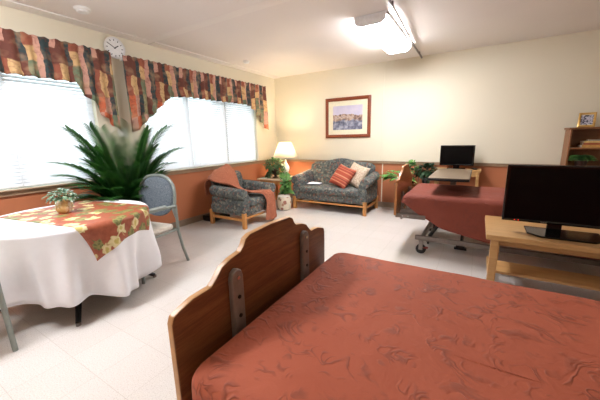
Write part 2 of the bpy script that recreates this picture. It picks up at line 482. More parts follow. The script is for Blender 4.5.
valance(-6.1, -3.44, [(-6.1, 1.95), (-4.3, 1.97), (-3.86, 1.965), (-3.815, 1.86), (-3.78, 1.84), (-3.70, 1.77), (-3.67, 1.78), (-3.635, 1.63), (-3.60, 1.60), (-3.55, 1.60), (-3.535, 1.53), (-3.44, 1.455)],
        'patchwork fabric valance over the left window, left of the wall clock', 3.3)
valance(-3.30, -.46, [(-3.30, 1.44), (-3.22, 1.47), (-3.15, 1.53), (-3.07, 1.62), (-3.00, 1.66), (-2.90, 1.76), (-2.80, 1.84), (-2.70, 1.93), (-2.4, 1.96), (-1.05, 1.96), (-.92, 1.91), (-.84, 1.87), (-.80, 1.78), (-.74, 1.77), (-.70, 1.68), (-.63, 1.66), (-.60, 1.58), (-.54, 1.56), (-.46, 1.5)],
        'patchwork fabric valance over the right window, right of the wall clock', 9.1)

# ------------------------------------------------------------------ wall and ceiling pieces
t = thing('wall_clock', 'round white wall clock with black hands between the two valances', 'clock', (.001, -3.335, 2.44))
def disc(b, r, x0, x1, seg=40, mi=0):
    loft(b, [[(x, r*math.cos(2*PI*k/seg), r*math.sin(2*PI*k/seg)) for k in range(seg)] for x in (x0, x1)], True, True, mi=mi)
b = BM(); disc(b, .116, 0, .022); obj('clock_case', b, M_whiteplastic, t, .004)
b = BM(); loft(b, [[(x, r*math.cos(2*PI*k/40), r*math.sin(2*PI*k/40)) for k in range(40)] for x, r in ((.02, .122), (.034, .122), (.034, .108), (.02, .108), (.02, .122))], True); obj('clock_rim', b, M_whiteplastic, t, ang=60)
b = BM(); disc(b, .108, .022, .0235); obj('clock_face', b, M_white, t)
for k in range(12):
    b = BM(); M = Matrix.Rotation(2*PI*k/12, 4, 'X'); box(b, .0235, .0245, -.004, .004, .08, .098, M); obj('hour_mark', b, M_black, t)
for nm, a, l, w in (('hour_hand', -55, .055, .005), ('minute_hand', 60, .08, .0035)):
    b = BM(); box(b, .0245, .027, -w, w, -.012, l, Matrix.Rotation(math.radians(a), 4, 'X')); obj(nm, b, M_black, t)

for loc, lab, r in (((.50, -3.86, H), 'round white smoke detector on the ceiling above the left window', .07), ((.47, -1.44, H), 'small round white detector on the ceiling above the right window', .055)):
    t = thing('smoke_detector', lab, 'smoke detector', loc)
    b = BM(); lathe(b, [(r, -.001), (r, -.018), (r*.9, -.024)], 28); obj('base', b, M_whiteplastic, t)
    b = BM(); lathe(b, [(r*.78, -.024), (r*.7, -.038), (r*.3, -.042)], 28); obj('cover', b, M_white, t)

t = thing('wall_thermostat', 'small white thermostat box on the wall between the windows', 'thermostat', (.001, -3.375, 1.44))
bx('case', M_whiteplastic, t, 0, .03, -.06, .06, -.055, .055, bevel=.006)
bx('dial', M_white, t, .03, .036, -.03, .03, .0, .03, bevel=.002)

def ceiling_light(loc, label):
    t = thing('ceiling_light', label, 'ceiling light', loc)
    L, W = .66, .175
    bx('mounting_pan', M_white, t, -W, W, -L, L, -.03, -.001)
    b = BM(); prof = [(-W+.004, -.03), (-W+.02, -.075), (-W+.07, -.1), (W-.07, -.1), (W-.02, -.075), (W-.004, -.03)]
    loft(b, [[(x, y, z) for x, z in prof] for y in (-L+.02, L-.02)], cap=False); obj('diffuser', b, M_diff, t, ang=20)
    for s in (-1, 1):
        b = BM(); prism(b, [(-W, -.03), (-W+.016, -.08), (-W+.067, -.106), (W-.067, -.106), (W-.016, -.08), (W, -.03)], (0, s*L, 0), (1,0,0), (0,0,1), (0,-s,0), .022); obj('end_cap', b, M_white, t)
    return t
ceiling_light((2.80, -1.48, H), 'lit fluorescent wraparound ceiling light in front of the back wall')
ceiling_light((1.45, -5.25, H), 'unseen fluorescent fill light added near the round table, above the view')  # unseen fixture, added to light the left side of the room

t = thing('curtain_track', 'thin metal curtain track on the ceiling beside the fluorescent light', 'curtain track', (3.03, 0, H))
b = BM()
pts = [(-.04, -.02, -.03), (-.02, -1.0, -.03), (.03, -2.0, -.03), (.07, -3.0, -.03), (.1, -3.6, -.03)]
for z, w in ((0, .012),): tube(b, pts, .013, 8)
obj('rail', b, M_alu, t)
for y in (-.3, -1.3, -2.3, -3.3):
    bx('hanger', M_alu, t, interp([(-3.6, .1), (0, -.04)], y)-.006, interp([(-3.6, .1), (0, -.04)], y)+.006, y-.01, y+.01, -.03, -.001, bevel=0)

# framed print
def print_material():
    t = NT('lake_town_print'); v = t.coord('Generated'); s = t.new('ShaderNodeSeparateXYZ'); t.link(v, s.inputs[0])
    x, z = s.outputs['X'], s.outputs['Z']
    n = t.noise(t.coord('Generated', (3.2, 1, 2.2)), 1.2, 4, .6); nb = t.noise(t.coord('Generated', (7, 1, 5)), 1.0, 3, .6)
    hz = t.math('ADD', z, t.math('MULTIPLY', t.math('SUBTRACT', n.outputs['Fac'], .5), .45))
    sky = t.ramp(n.outputs['Fac'], [(.35, (214, 208, 222)), (.65, (196, 192, 214))])
    town = t.ramp(nb.outputs['Fac'], [(.38, (96, 74, 72)), (.5, (168, 140, 124)), (.6, (206, 186, 168)), (.68, (120, 104, 112))])
    water = t.ramp(nb.outputs['Fac'], [(.35, (82, 84, 104)), (.5, (128, 132, 152)), (.62, (176, 178, 192))])
    c = t.mix(t.ramp(hz, [(.6, (0,0,0,1)), (.62, (1,1,1,1))]), town, sky)
    c = t.mix(t.ramp(hz, [(.36, (1,1,1,1)), (.4, (0,0,0,1))]), c, water)
    t.base(c); t.set(Roughness=.3); return t.m
M_print = print_material()
M_mat = plain('cream_mat', (232, 226, 198), .7, var=.02)
M_frame = wood('cherry_frame', (104, 46, 26), (146, 74, 42), 0, 6, .3)
t = thing('framed_picture', 'wooden framed lake town print with cream mat on back wall', 'picture', (1.70, -.001, 1.69))
w, h, f = .46, .378, .062
b = BM()
def fr(b, w, h, f, y0, y1, y2):
    rows = []
    for x, z in ((-w, -h), (w, -h), (w, h), (-w, h), (-w, -h)):
        sx, sz = (1 if x > 0 else -1), (1 if z > 0 else -1)
        rows.append([(x, y0, z), (x, y1, z), (x-sx*f*.45, y2, z-sz*f*.45), (x-sx*f, y1, z-sz*f), (x-sx*f, y0, z-sz*f)])
    loft(b, rows)
fr(b, w, h, f, 0, -.022, -.034); obj('frame', b, M_frame, t, ang=20)
bx('mat_board', M_mat, t, -w+f, w-f, -.012, -.002, -h+f, h-f, bevel=0)
bx('print', M_print, t, -.30, .30, -.0145, -.012, -.225, .225, bevel=0)

# ------------------------------------------------------------------ sofa and armchair
def seat_furniture(t, w, d, back_h, hump, arm_f, arm_b, ncush, shd):
    """faces -y; w outer seat width over the arms' bodies, d depth"""
    hw = w/2; zd = .19
    for sx in (-1, 1):
        for y in (-d/2+.035, d/2-.04):
            bx('leg', M_legwood, t, sx*(hw-.035)-.028, sx*(hw-.035)+.028, y-.028, y+.028, 0, zd+.05)
        bx('stretcher', M_legwood, t, sx*(hw-.035)-.012, sx*(hw-.035)+.012, -d/2+.06, d/2-.06, .11, .15)
    bx('front_rail', M_legwood, t, -hw+.06, hw-.06, -d/2+.025, -d/2+.045, .14, .168)
    b = BM(); cushion(b, -hw+.02, hw-.02, -d/2+.02, d/2-.03, zd, .33, .025, .03); obj('seat_base', b, M_tap, t)
    iw = hw-.13
    for k in range(ncush):
        x0 = -iw + 2*iw*k/ncush; b = BM(); cushion(b, x0+.003, x0+2*iw/ncush-.003, -d/2-.01, d/2-.19, .315, .43, .04, .05, crown=.018); obj('seat_cushion', b, M_tap, t)
    for sx in (-1, 1):                                  # rolled arms
        b = BM(); rows = []
        for i in range(9):
            y = -d/2 + .01 + (d-.1)*i/8; top = arm_f + (arm_b-arm_f)*i/8; r = .085 * (1 if 0 < i < 8 else .93)
            cx = sx*(hw-.06); prof = [(sx*(hw-.145), .24), (sx*(hw-.145), top-r*1.3)]
            c = (sx*(hw-.045), top-r)
            for k in range(11):
                a = math.radians(188 - 270*k/10) if sx > 0 else math.radians(-8 + 270*k/10)
                prof.append((c[0]+r*math.cos(a), c[1]+r*math.sin(a)))
            prof += [(sx*(hw-.005), top-2*r-.03), (sx*(hw-.005), .24)]
            rows.append([(x, y, z) for x, z in prof])
        loft(b, rows, True, True); obj('armrest', b, M_tap, t, bevel=.012, ang=50)
    b = BM(); rows = []; N = 20                          # back with a humped top
    for i in range(N+1):
        s = -1+2*i/N; x = s*(hw-.075); e = (1-abs(s)**6)
        top = back_h + hump*math.cos(min(1, abs(s)*1.5)*PI/2)**2 - shd*abs(s)**12
        th = .075*(.55+.45*e); y0 = d/2-.12; rake = .13
        pr = []
        for z, q in ((.3, .9), (.42, 1), (.55, 1.05), (.68, 1.05)):
            z = .3+(z-.3)*(top-.3)/(.78-.3); pr.append((x, y0-th*q+rake*(z-.3), z))
        for k in range(7):
            a = PI - PI*k/6; pr.append((x, y0+rake*(top-.3)+th*math.cos(a)*1.0, top-.05+.055*math.sin(a)))
        pr += [(x, y0+th*.9+rake*.2, .55), (x, y0+th*.8, .3)]
        rows.append(pr)
    loft(b, rows, True, True); obj('backrest', b, M_tap, t, ang=60)

t = thing('loveseat', 'small tapestry loveseat with camel back and wood legs against back wall', 'sofa', (1.655, -.47, 0))
seat_furniture(t, 1.46, .74, .855, .065, .63, .70, 1, .06)
t = thing('armchair', 'blue grey tapestry armchair under the right window with throw over it', 'armchair', (.66, -1.945, 0), PI/2)
seat_furniture(t, .80, .76, .795, .09, .60, .63, 1, .07)

def pillow(name, m, loc, rot, w, h, th, label, cat='pillow', piping=None):
    N = 14; rows = []; uv = []; b = BM()
    for sgn in (1, -1):
        rr, uu = [], []
        for i in range(N+1):
            r, q = [], []
            for j in range(N+1):
                u, v = -1+2*i/N, -1+2*j/N
                px, pz = u*(1-.09*(1-v*v)*abs(u)**2), v*(1-.09*(1-u*u)*abs(v)**2)
                t_ = th*((1-u**4)*(1-v**4))**.55 + .002
                r.append((px*w/2, sgn*t_/2, pz*h/2)); q.append((j/N, i/N))
            rr.append(r); uu.append(q)
        loft(b, rr, uv=uu)
    bmesh.ops.remove_doubles(b, verts=b.verts[:], dist=.0025)
    o = obj(name, b, m, ang=80); o.location = loc; o.rotation_euler = rot
    return tag(o, label, cat)
pillow('throw_pillow', M_beige, (2.07, -.47, .645), (math.radians(-26), math.radians(14), math.radians(-24)), .42, .42, .15, 'beige throw pillow behind the red striped one on the loveseat')
pillow('throw_pillow', M_stripe, (1.84, -.57, .625), (math.radians(-34), math.radians(13), math.radians(-26)), .44, .42, .15, 'red and orange striped throw pillow leaning on the loveseat')
b = BM(); rows = []
for i in range(9):
    rows.append([(-.13+.26*i/8, -.08+.16*j/6, .006+.012*noise.noise((i*.5, j*.5, 1))+.018*math.sin(PI*i/8)*math.sin(PI*j/6)) for j in range(7)])
loft(b, rows); o = obj('folded_cloth', b, M_paper, solid=.008); o.location = (1.27, -.58, .462); o.rotation_euler = (0, 0, .2)
tag(o, 'small pale lilac folded cloth on the left of the loveseat seat', 'cloth')

# throw: rows of cross sections draped over the armchair
def smooth_path(rows, n):
    out = []
    m = len(rows)-1
    for i in range(n+1):
        f = i/n*m; k = min(int(f), m-1); u = f-k
        P = [rows[max(0, k-1)], rows[k], rows[k+1], rows[min(m, k+2)]]
        r = []
        for c in range(len(rows[0])):
            p0, p1, p2, p3 = (Vector(q[c]) for q in P)
            r.append(.5*((2*p1)+(p2-p0)*u+(2*p0-5*p1+4*p2-p3)*u*u+(3*p1-p0-3*p2+p3)*u**3))
        out.append(r)
    return out
ctrl = [  # (edge A, middle, edge B) from behind the back over its near corner, across the seat and off the front
    [(.20, -2.30, .45), (.195, -2.15, .45), (.195, -2.0, .48)],
    [(.21, -2.33, .62), (.215, -2.16, .66), (.22, -1.98, .72)],
    [(.30, -2.33, .70), (.33, -2.17, .835), (.335, -1.95, .905)],
    [(.42, -2.31, .665), (.455, -2.15, .765), (.45, -1.90, .84)],
    [(.55, -2.28, .655), (.515, -2.12, .64), (.49, -1.87, .71)],
    [(.70, -2.24, .64), (.64, -2.08, .53), (.57, -1.88, .54)],
    [(.84, -2.18, .57), (.80, -2.02, .485), (.74, -1.86, .485)],
    [(.96, -2.02, .495), (.97, -1.90, .495), (.95, -1.76, .49)],
    [(1.07, -1.93, .48), (1.08, -1.80, .48), (1.07, -1.68, .48)],
    [(1.105, -1.87, .36), (1.12, -1.76, .37), (1.105, -1.65, .37)],
    [(1.10, -1.88, .2), (1.14, -1.76, .2), (1.10, -1.64, .21)],
    [(1.10, -1.90, .05), (1.13, -1.76, .03), (1.11, -1.62, .06)]]
R = []
for r in smooth_path(ctrl, 44):
    a, m, c = (Vector(x) for x in r); pts = []
    for j in range(17):
        s = j/16; p = a*(1-s)*(1-2*s) + m*4*s*(1-s) + c*s*(2*s-1) if False else (a.lerp(m, s*2) if s < .5 else m.lerp(c, s*2-1))
        pts.append(p)
    R.append(pts)
for i, r in enumerate(R):
    for j, p in enumerate(r):
        k = .02*math.sin(j*1.25+i*.1) + .012*noise.noise((i*.2, j*.5, 3))
        r[j] = p + Vector((.7*k if i > 30 or i < 8 else 0, 0, abs(k)*1.1 if 6 < i < 32 else 0))
b = BM(); loft(b, R); o = obj('throw_blanket', b, M_throw, solid=.012, ang=80)
tag(o, 'rust knitted throw draped over the armchair back, seat and front', 'blanket')

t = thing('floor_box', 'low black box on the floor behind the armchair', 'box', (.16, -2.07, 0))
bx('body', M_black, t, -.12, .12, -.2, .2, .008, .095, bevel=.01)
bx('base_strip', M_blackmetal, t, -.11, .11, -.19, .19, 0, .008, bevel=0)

# ------------------------------------------------------------------ corner table and what stands on it
t = thing('corner_table', 'pale wooden end table in the corner between armchair and loveseat', 'table', (.47, -.60, 0))
M_tabtop = wood('pale_oak_top', (206, 176, 138), (224, 200, 164), 0, 6, .35)
bx('tabletop', M_tabtop, t, -.33, .33, -.32, .32, .52, .55, bevel=.006)
bx('apron', M_legwood, t, -.29, .29, -.28, .28, .45, .52)
for sx in (-1, 1):
    for sy in (-1, 1): bx('leg', M_legwood, t, sx*.285-.025, sx*.285+.025, sy*.275-.025, sy*.275+.025, 0, .47)
TZ = .55
t = thing('table_lamp', 'lit white table lamp with cone shade on the corner table', 'lamp', (.60, -.55, TZ))
b = BM(); lathe(b, [(.075, 0), (.08, .012), (.05, .03), (.03, .06), (.055, .11), (.075, .17), (.07, .22), (.035, .28), (.018, .31), (.015, .36)], 28); obj('lamp_base', b, M_whiteplastic, t)
b = BM(); tube(b, [(0,0,.36), (0,0,.46)], .008, 8); obj('stem', b, M_chrome, t)
b = BM(); lathe(b, [(.02, .44), (.045, .49), (.05, .52), (.03, .555), (.012, .565)], 16); obj('bulb', b, M_bulb, t)
b = BM(); seg = 36
loft(b, [[(r*math.cos(2*PI*k/seg), r*math.sin(2*PI*k/seg), z) for k in range(seg)] for r, z in ((.25, .40), (.12, .70))], True); obj('lamp_shade', b, M_shade, t, solid=.003)

def leaf_ball(b, c, rx, ry, rz, n, ln, w, rnd, low=-.4):
    for _ in range(n):
        a = rnd.uniform(0, 2*PI); zz = rnd.uniform(low, 1); q = math.sqrt(max(0, 1-zz*zz)); k = rnd.uniform(.55, 1)
        d = Vector((q*math.cos(a), q*math.sin(a), zz))
        p = Vector(c) + Vector((d.x*rx*k, d.y*ry*k, d.z*rz*k))
        leaf(b, p, d + Vector((rnd.uniform(-.6,.6), rnd.uniform(-.6,.6), rnd.uniform(-.5,.3))), (0,0,1), ln*rnd.uniform(.7,1.2), w*rnd.uniform(.7,1.2), .35)

rnd = random.Random(4)
t = thing('potted_ivy', 'bushy dark ivy in a brown urn on the corner table', 'potted plant', (.43, -.68, TZ))
M_urn = plain('brown_urn', (62, 38, 30), .4)
b = BM(); lathe(b, [(.06, 0), (.065, .012), (.025, .03), (.03, .05), (.075, .1), (.085, .15), (.08, .18), (.07, .18), (.06, .165)], 24); obj('urn', b, M_urn, t)
b = BM(); leaf_ball(b, (-.02, 0, .26), .2, .17, .14, 300, .07, .05, rnd)
for a in (2.9, 3.5, 4.1, 4.6):
    for k in range(22):
        s = k/21; p = Vector((.17*math.cos(a)*(.5+.7*s), .17*math.sin(a)*(.5+.6*s), .2-.16*s)); leaf(b, p, (rnd.uniform(-1,1), rnd.uniform(-1,1), -.3), (0,0,1), .06, .045)
obj('foliage', b, M_ivy, t, ang=180)
t = thing('trailing_ivy', 'ivy trailing down the front of the corner table beside the lamp', 'potted plant', (.67, -.78, TZ))
b = BM(); lathe(b, [(.045, 0), (.06, .09), (.062, .1), (.052, .1), (.048, .085)], 20); obj('pot', b, M_whiteplastic, t)
b = BM(); leaf_ball(b, (0, 0, .12), .1, .09, .07, 70, .055, .045, rnd)
for a0, off in ((-.8, 0), (-.4, .05), (-1.2, -.05), (-.6, .09)):
    for k in range(26):
        s = k/25; p = Vector((.06+.11*min(1, s*4)+off*.6+.02*math.sin(9*s+off*60), -.06-.09*min(1, s*4)+off*.3, .12-.12*min(1, s*3)-(.30*max(0, s-.25))))
        leaf(b, p + Vector((rnd.uniform(-.03,.03), rnd.uniform(-.03,.02), 0)), (rnd.uniform(-1,1), rnd.uniform(-1,.3), -.2), (rnd.uniform(-.4,.4),-1,.6), .075, .06)
obj('foliage', b, M_fern, t, ang=180)
t = thing('candle_holder', 'small pale candle on the left of the corner table', 'candle', (.235, -.70, TZ))
b = BM(); lathe(b, [(.03, 0), (.03, .008), (.02, .014), (.022, .02)], 16); obj('holder', b, M_urn, t)
b = BM(); lathe(b, [(.02, .02), (.02, .1), (.012, .102)], 16); obj('candle', b, M_beige, t)
b = BM(); tube(b, [(0,0,.102), (.002,0,.112)], .0015, 5); obj('wick', b, M_black, t)
t = thing('magazine', 'thin pale magazine lying on the left end of the corner table', 'magazine', (.30, -.835, TZ), .2)
bx('pages', M_paper, t, -.09, .09, -.065, .065, .0, .008, bevel=.001)
bx('cover', M_sage, t, -.092, .092, -.067, .067, .008, .010, bevel=0)

def stool_material():
    t = NT('painted_ceramic'); v = t.coord(); vo = t.new('ShaderNodeTexVoronoi'); vo.inputs['Scale'].default_value = 12; t.link(v, vo.inputs['Vector'])
    n = t.noise(v, 26, 3); s = t.new('ShaderNodeSeparateColor'); t.link(vo.outputs['Color'], s.inputs[0])
    pc = t.ramp(s.outputs[0], [(0, (150, 70, 60)), (.4, (110, 120, 80)), (.7, (176, 120, 90))], 'CONSTANT')
    m = t.ramp(t.math('ADD', vo.outputs['Distance'], t.math('MULTIPLY', n.outputs['Fac'], .3)), [(.46, (1,1,1,1)), (.54, (0,0,0,1))])
    t.base(t.mix(t.math('MULTIPLY', m, .8), (226, 214, 190), pc)); t.set(Roughness=.25); return t.m
t = thing('ceramic_stool', 'cream ceramic garden stool with painted flowers beside the loveseat', 'stool', (.83, -.99, 0))
b = BM(); lathe(b, [(.105, 0), (.12, .01), (.128, .05), (.14, .12), (.138, .18), (.125, .235), (.115, .25)], 32); obj('body', b, stool_material(), t)
b = BM(); lathe(b, [(.117, .25), (.12, .258), (.112, .272), (.05, .278)], 32); obj('stool_top', b, M_seatpad, t)

# ------------------------------------------------------------------ palm
t = thing('potted_palm', 'tall green palm in a pot between the two windows', 'potted plant', (.47, -3.66, 0))
b = BM(); lathe(b, [(.14, 0), (.15, .01), (.19, .3), (.2, .33), (.185, .33), (.175, .29)], 28); obj('pot', b, M_urn, t)
b = BM(); lathe(b, [(.176, .28), (.1, .295), (.02, .3)], 24); obj('soil', b, M_soil, t)
bl, bs = BM(), BM(); rnd = random.Random(11)
fr_ = []
for k in range(58):
    a = 2.399963*k + rnd.uniform(-.2, .2); q = (k+.5)/58
    fr_.append((a, 1.40-.72*q + rnd.uniform(-.09, .09), .17+.42*q))
fr_ += [(-1.9, 1.15, .5), (-1.5, 1.3, .46), (1.5, 1.62, .34), (1.2, 1.4, .44), (-1.3, 1.0, .5), (1.75, 1.2, .5), (-1.6, 1.5, .3)]
for a, L, lean in fr_:
    pts = []; dirh = Vector((math.cos(a)*.75, math.sin(a), 0)); p0 = dirh*.05 + Vector((0,0,.28))
    for k in range(15):
        s = k/14; r = L*lean*(.3*s+.65*s*s); h = L*s*(1-.2*lean) - .55*L*lean*s**3
        pts.append(p0 + dirh*r + Vector((0,0,h)))
    tube(bs, pts, [.007*(1-.8*k/14) for k in range(15)], 6)
    for k in range(4, 15):
        for half in (0, .33, .67):
            s = min(14, k+half)-1e-3; i = int(s); p = pts[i].lerp(pts[min(i+1, 14)], s-i); d = (pts[min(i+1, 14)]-pts[max(0, i-1)]).normalized()
            side = d.cross(Vector((0,0,1))); side = side.normalized() if side.length > .05 else dirh.cross(Vector((0,0,1)))
            ln = .17*math.sin(PI*(.15+.72*(s-4)/11))**.8+.04
            for sg in (-1, 1):
                dd = d*.75 + side*sg*.85 + Vector((0,0,.12)); leaf(bl, p, dd, (0,0,1), ln, .02, .22, 4, fold=.3)
for v in bl.verts: v.co.x = max(v.co.x, -.44)
obj('stems', bs, M_fern, t); obj('fronds', bl, M_palm, t, ang=180)

# ------------------------------------------------------------------ round table with cloth
TX, TY, TR, TH = 1.0, -4.44, .58, .735
t = thing('round_table', 'round dining table under the white cloth, black pedestal feet showing', 'table', (TX, TY, 0))
b = BM(); lathe(b, [(TR-.012, TH-.03), (TR-.006, TH-.028), (TR-.006, TH-.008), (TR-.012, TH-.004)], 48); obj('tabletop', b, M_ltwood, t)
b = BM(); tube(b, [(0,0,.14), (0,0,TH-.03)], .04, 16); obj('pedestal', b, M_blackmetal, t)
for k in range(4):
    a = math.radians(-28+90*k); d = Vector((math.cos(a), math.sin(a), 0)); b = BM()
    tube(b, [d*.02+Vector((0,0,.2)), d*.2+Vector((0,0,.17)), d*.42+Vector((0,0,.11)), d*.56+Vector((0,0,.022))], [.028, .026, .022, .018], 10)
    o = obj('foot', b, M_blackmetal, t); b = BM(); tube(b, [d*.56+Vector((0,0,0)), d*.56+Vector((0,0,.022))], .017, 12); obj('glide', b, M_alu, o)

def cloth_surf(r, a, off=0):
    """point of the draped cloth at radius r along the cloth, angle a"""
    e = TR+.004+off
    if r <= e-.03: return Vector((r*math.cos(a), r*math.sin(a), TH+.003+off))
    s = r-(e-.03); q = .05
    if s < q: x = e-.03+.03*math.sin(s/q*PI/2); z = TH+.003+off-.03*(1-math.cos(s/q*PI/2)); fl = 0
    else: fl = s-q; x = e + .0*fl; z = TH-.027+off-fl*.995
    u = min(1, fl/.42); w = u**1.2*(  .060*math.sin(9*a+.6)+.026*math.sin(15*a+2.0)+.014*math.sin(23*a))
    x += w  - .026*u
    return Vector((x*math.cos(a), x*math.sin(a), max(z, .05)))
b = BM(); rows = []; NA = 216
for r in [0.02, .15, .3, .42, .5, .53, .545, .555, .565, .575, .585, .595, .605, .615, .63, .66, .7, .75, .8, .85, .9, .95, 1.0, 1.05, 1.10, 1.14]:
    rows.append([cloth_surf(r + (.05*math.sin(2*(2*PI*k/NA)+1.0)+.02*math.sin(5*(2*PI*k/NA)) if r > 1.0 else 0), 2*PI*k/NA) for k in range(NA)])
loft(b, rows, True); b.faces.new([v for v in b.verts[:NA]])
o = obj('tablecloth', b, M_cloth, ang=80, solid=.002); o.location = (TX, TY, 0); tag(o, 'long white tablecloth hanging in folds over the round table', 'tablecloth')

ux, uy = .98, .17
b = BM(); rows, uv = [], []; cu = (0.0, .06); NU, NV = 60, 34
for i in range(NU+1):
    r, q = [], []
    for j in range(NV+1):
        v = -.35+.70*j/NV; u = -.46+(1.28-.16*j/NV)*i/NU
        x = cu[0]+u*ux-v*uy; y = cu[1]+u*uy+v*ux
        r.append(cloth_surf(math.hypot(x, y), math.atan2(y, x), .006)); q.append((u, v))
    rows.append(r); uv.append(q)
loft(b, rows, uv=uv); o = obj('table_runner', b, M_floral, ang=80, solid=.002); o.location = (TX, TY, 0)
tag(o, 'orange floral table runner lying across the white tablecloth', 'table runner')

def jug_material():
    t = NT('pear_jug'); v = t.coord(); n = t.noise(v, 14, 2); n2 = t.noise(v, 40, 2)
    t.base(t.mix(t.ramp(n2.outputs['Fac'], [(.55, (0,0,0,1)), (.65, (1,1,1,1))]), t.ramp(n.outputs['Fac'], [(.4, (234, 224, 210)), (.52, (220, 188, 130)), (.66, (196, 140, 84))]), (198, 158, 96))); t.set(Roughness=.3); return t.m
t = thing('table_plant', 'small sage green plant in a painted jug on the round table', 'potted plant', (.965, -4.47, TH+.0105))
b = BM(); lathe(b, [(.035, 0), (.045, .006), (.058, .035), (.056, .07), (.042, .105), (.044, .12), (.036, .12), (.034, .105)], 24); obj('jug', b, jug_material(), t)
b = BM(); tube(b, [(.04, .02, .1), (.07, .035, .095), (.078, .038, .07), (.055, .028, .04)], .007, 8); obj('jug_handle', b, M_beige, t)
rnd = random.Random(5); b = BM(); leaf_ball(b, (-.01, 0, .15), .085, .085, .045, 130, .042, .03, rnd, -.5); obj('foliage', b, M_sage, t, ang=180)

# ------------------------------------------------------------------ dining chairs
def dining_chair(label, loc, rz):
    """faces -y"""
    t = thing('dining_chair', label, 'chair', loc, rz); r = .0155; X = .265
    for s in (-1, 1):
        b = BM(); tube(b, [(s*X, -.25, 0), (s*X, -.245, .3), (s*X, -.24, .60), (s*X, -.215, .645), (s*X, -.16, .66), (s*X, .10, .655), (s*X*.99, .225, .65)], r, 10); obj('front_leg', b, M_metal, t)
        b = BM(); tube(b, [(s*X, .33, 0), (s*X, .275, .18), (s*X, .235, .38), (s*X*.99, .235, .66)], r, 10); obj('rear_leg', b, M_metal, t)
        b = BM(); tube(b, [(s*X, -.16, .672), (s*X, .1, .668)], [.02, .02], 10); obj('arm_pad', b, M_metal, t)
    b = BM(); tube(b, [(-X, -.245, .395), (X, -.245, .395)], .011, 8); tube(b, [(-X, .235, .395), (X, .235, .395)], .011, 8)
    for s in (-1, 1): tube(b, [(s*(X-.005), -.245, .395), (s*(X-.005), .235, .395)], .011, 8)
    obj('seat_frame', b, M_metal, t)
    b = BM(); cushion(b, -X+.02, X-.02, -.28, .225, .405, .455, .02, .06, crown=.012); obj('seat', b, M_seatpad, t)
    hoop = []; hw, zc = .255, .74
    for k in range(33):
        a = math.radians(-28+236*k/32); c, s_ = math.cos(a), math.sin(a)
        x = hw*math.copysign(abs(c)**.8, c); z = zc + .225*math.copysign(abs(s_)**.8, s_); hoop.append((x, .235+.12*(z-.65), z))
    hoop = [(X*.99, .235, .52)] + hoop + [(-X*.99, .235, .52)]
    b = BM(); tube(b, hoop, .0165, 10); obj('back_hoop', b, M_metal, t)
    pts = []
    for k in range(48):
        a = 2*PI*k/48; c, s_ = math.cos(a), math.sin(a)
        pts.append((.238*math.copysign(abs(c)**.85, c), .215*math.copysign(abs(s_)**.85, s_)))
    b = BM(); rows = []
    for ins, dy in ((.0, .004), (.012, .02), (.04, .028), (.12, .030)):
        rows.append([((1-ins/.24)*u, .12*(v*(1-ins/.22)+zc-.65)+.235-dy, zc+v*(1-ins/.22)) for u, v in pts])
    back = [[(x, y+2*(.235+.12*(z-.65)-y)*.8, z) for x, y, z in r] for r in rows]
    loft(b, rows[::-1]+back, True, True); obj('back_panel', b, M_chairback, t)
    return t
c0 = dining_chair('grey metal dining chair behind the round table, beside the palm', (1.0, -3.87, 0), math.radians(8))
c1 = copy_tree(c0); c1.location = (1.19, -5.31, 0); c1.rotation_euler = (0, 0, math.radians(185))
c1['label'] = 'grey metal dining chair left of the round table, cut off by the view'
for c in (c0, c1): c['group'] = 'dining chairs at the round table'

# ------------------------------------------------------------------ beds
def head_outline(half, z0, k=1.0, dz=0):
    prof = [(0, .944), (.15, .937), (.178, .925), (.192, .90), (.212, .882), (.27, .872), (.315, .855), (.345, .825), (.372, .803), (.45, .80), (half-.03, .782), (half-.009, .773), (half, .75), (half, z0)]
    prof = [(u*(k if u < half-.05 else 1), z+dz if z > z0 else z) for u, z in prof]
    return [(-u, z) for u, z in prof[::-1]] + prof[1:]

def spread(b, x0, x1, y0, y1, zt, r, hem, n=14, rc=.06, sd=0):
    per = rrect(x0, x1, y0, y1, rc, 8)
    P = []
    for (ax, ay), (bx_, by) in zip(per, per[1:]+per[:1]):       # even out the straight runs
        L = math.hypot(bx_-ax, by-ay); m = max(1, int(L/.05))
        P += [(ax+(bx_-ax)*k/m, ay+(by-ay)*k/m) for k in range(m)]
    cx, cy = (x0+x1)/2, (y0+y1)/2
    def ins(p, d):
        x, y = p; sx = max(0, 1-d/((x1-x0)/2)); sy = max(0, 1-d/((y1-y0)/2)); return cx+(x-cx)*sx, cy+(y-cy)*sy
    rows = []
    for d in (.48, .35, .22, .13): rows.append([(*ins(p, d), zt+.012*noise.noise((ins(p, d)[0]*3, ins(p, d)[1]*3, sd))) for p in P])
    for k in range(8):
        a = PI/2*k/7; rows.append([(*ins(p, r*(1-math.sin(a))), zt-r*(1-math.cos(a))+.006*noise.noise((p[0]*5, p[1]*5, sd))*(1-k/7)) for p in P])
    for k in range(1, n+1):
        f = k/n; row = []
        for p in P:
            h = hem(p[0], p[1]); z = zt-r + (h-(zt-r))*f
            w = .012*f*math.sin(p[0]*17+p[1]*13+1.5*noise.noise((p[0]*2, p[1]*2, 1)))
            q = ins(p, -.012*f-w*.6); row.append((*q, z))
        rows.append(row)
    loft(b, rows, True); b.faces.new([v for v in b.verts[:len(P)]])

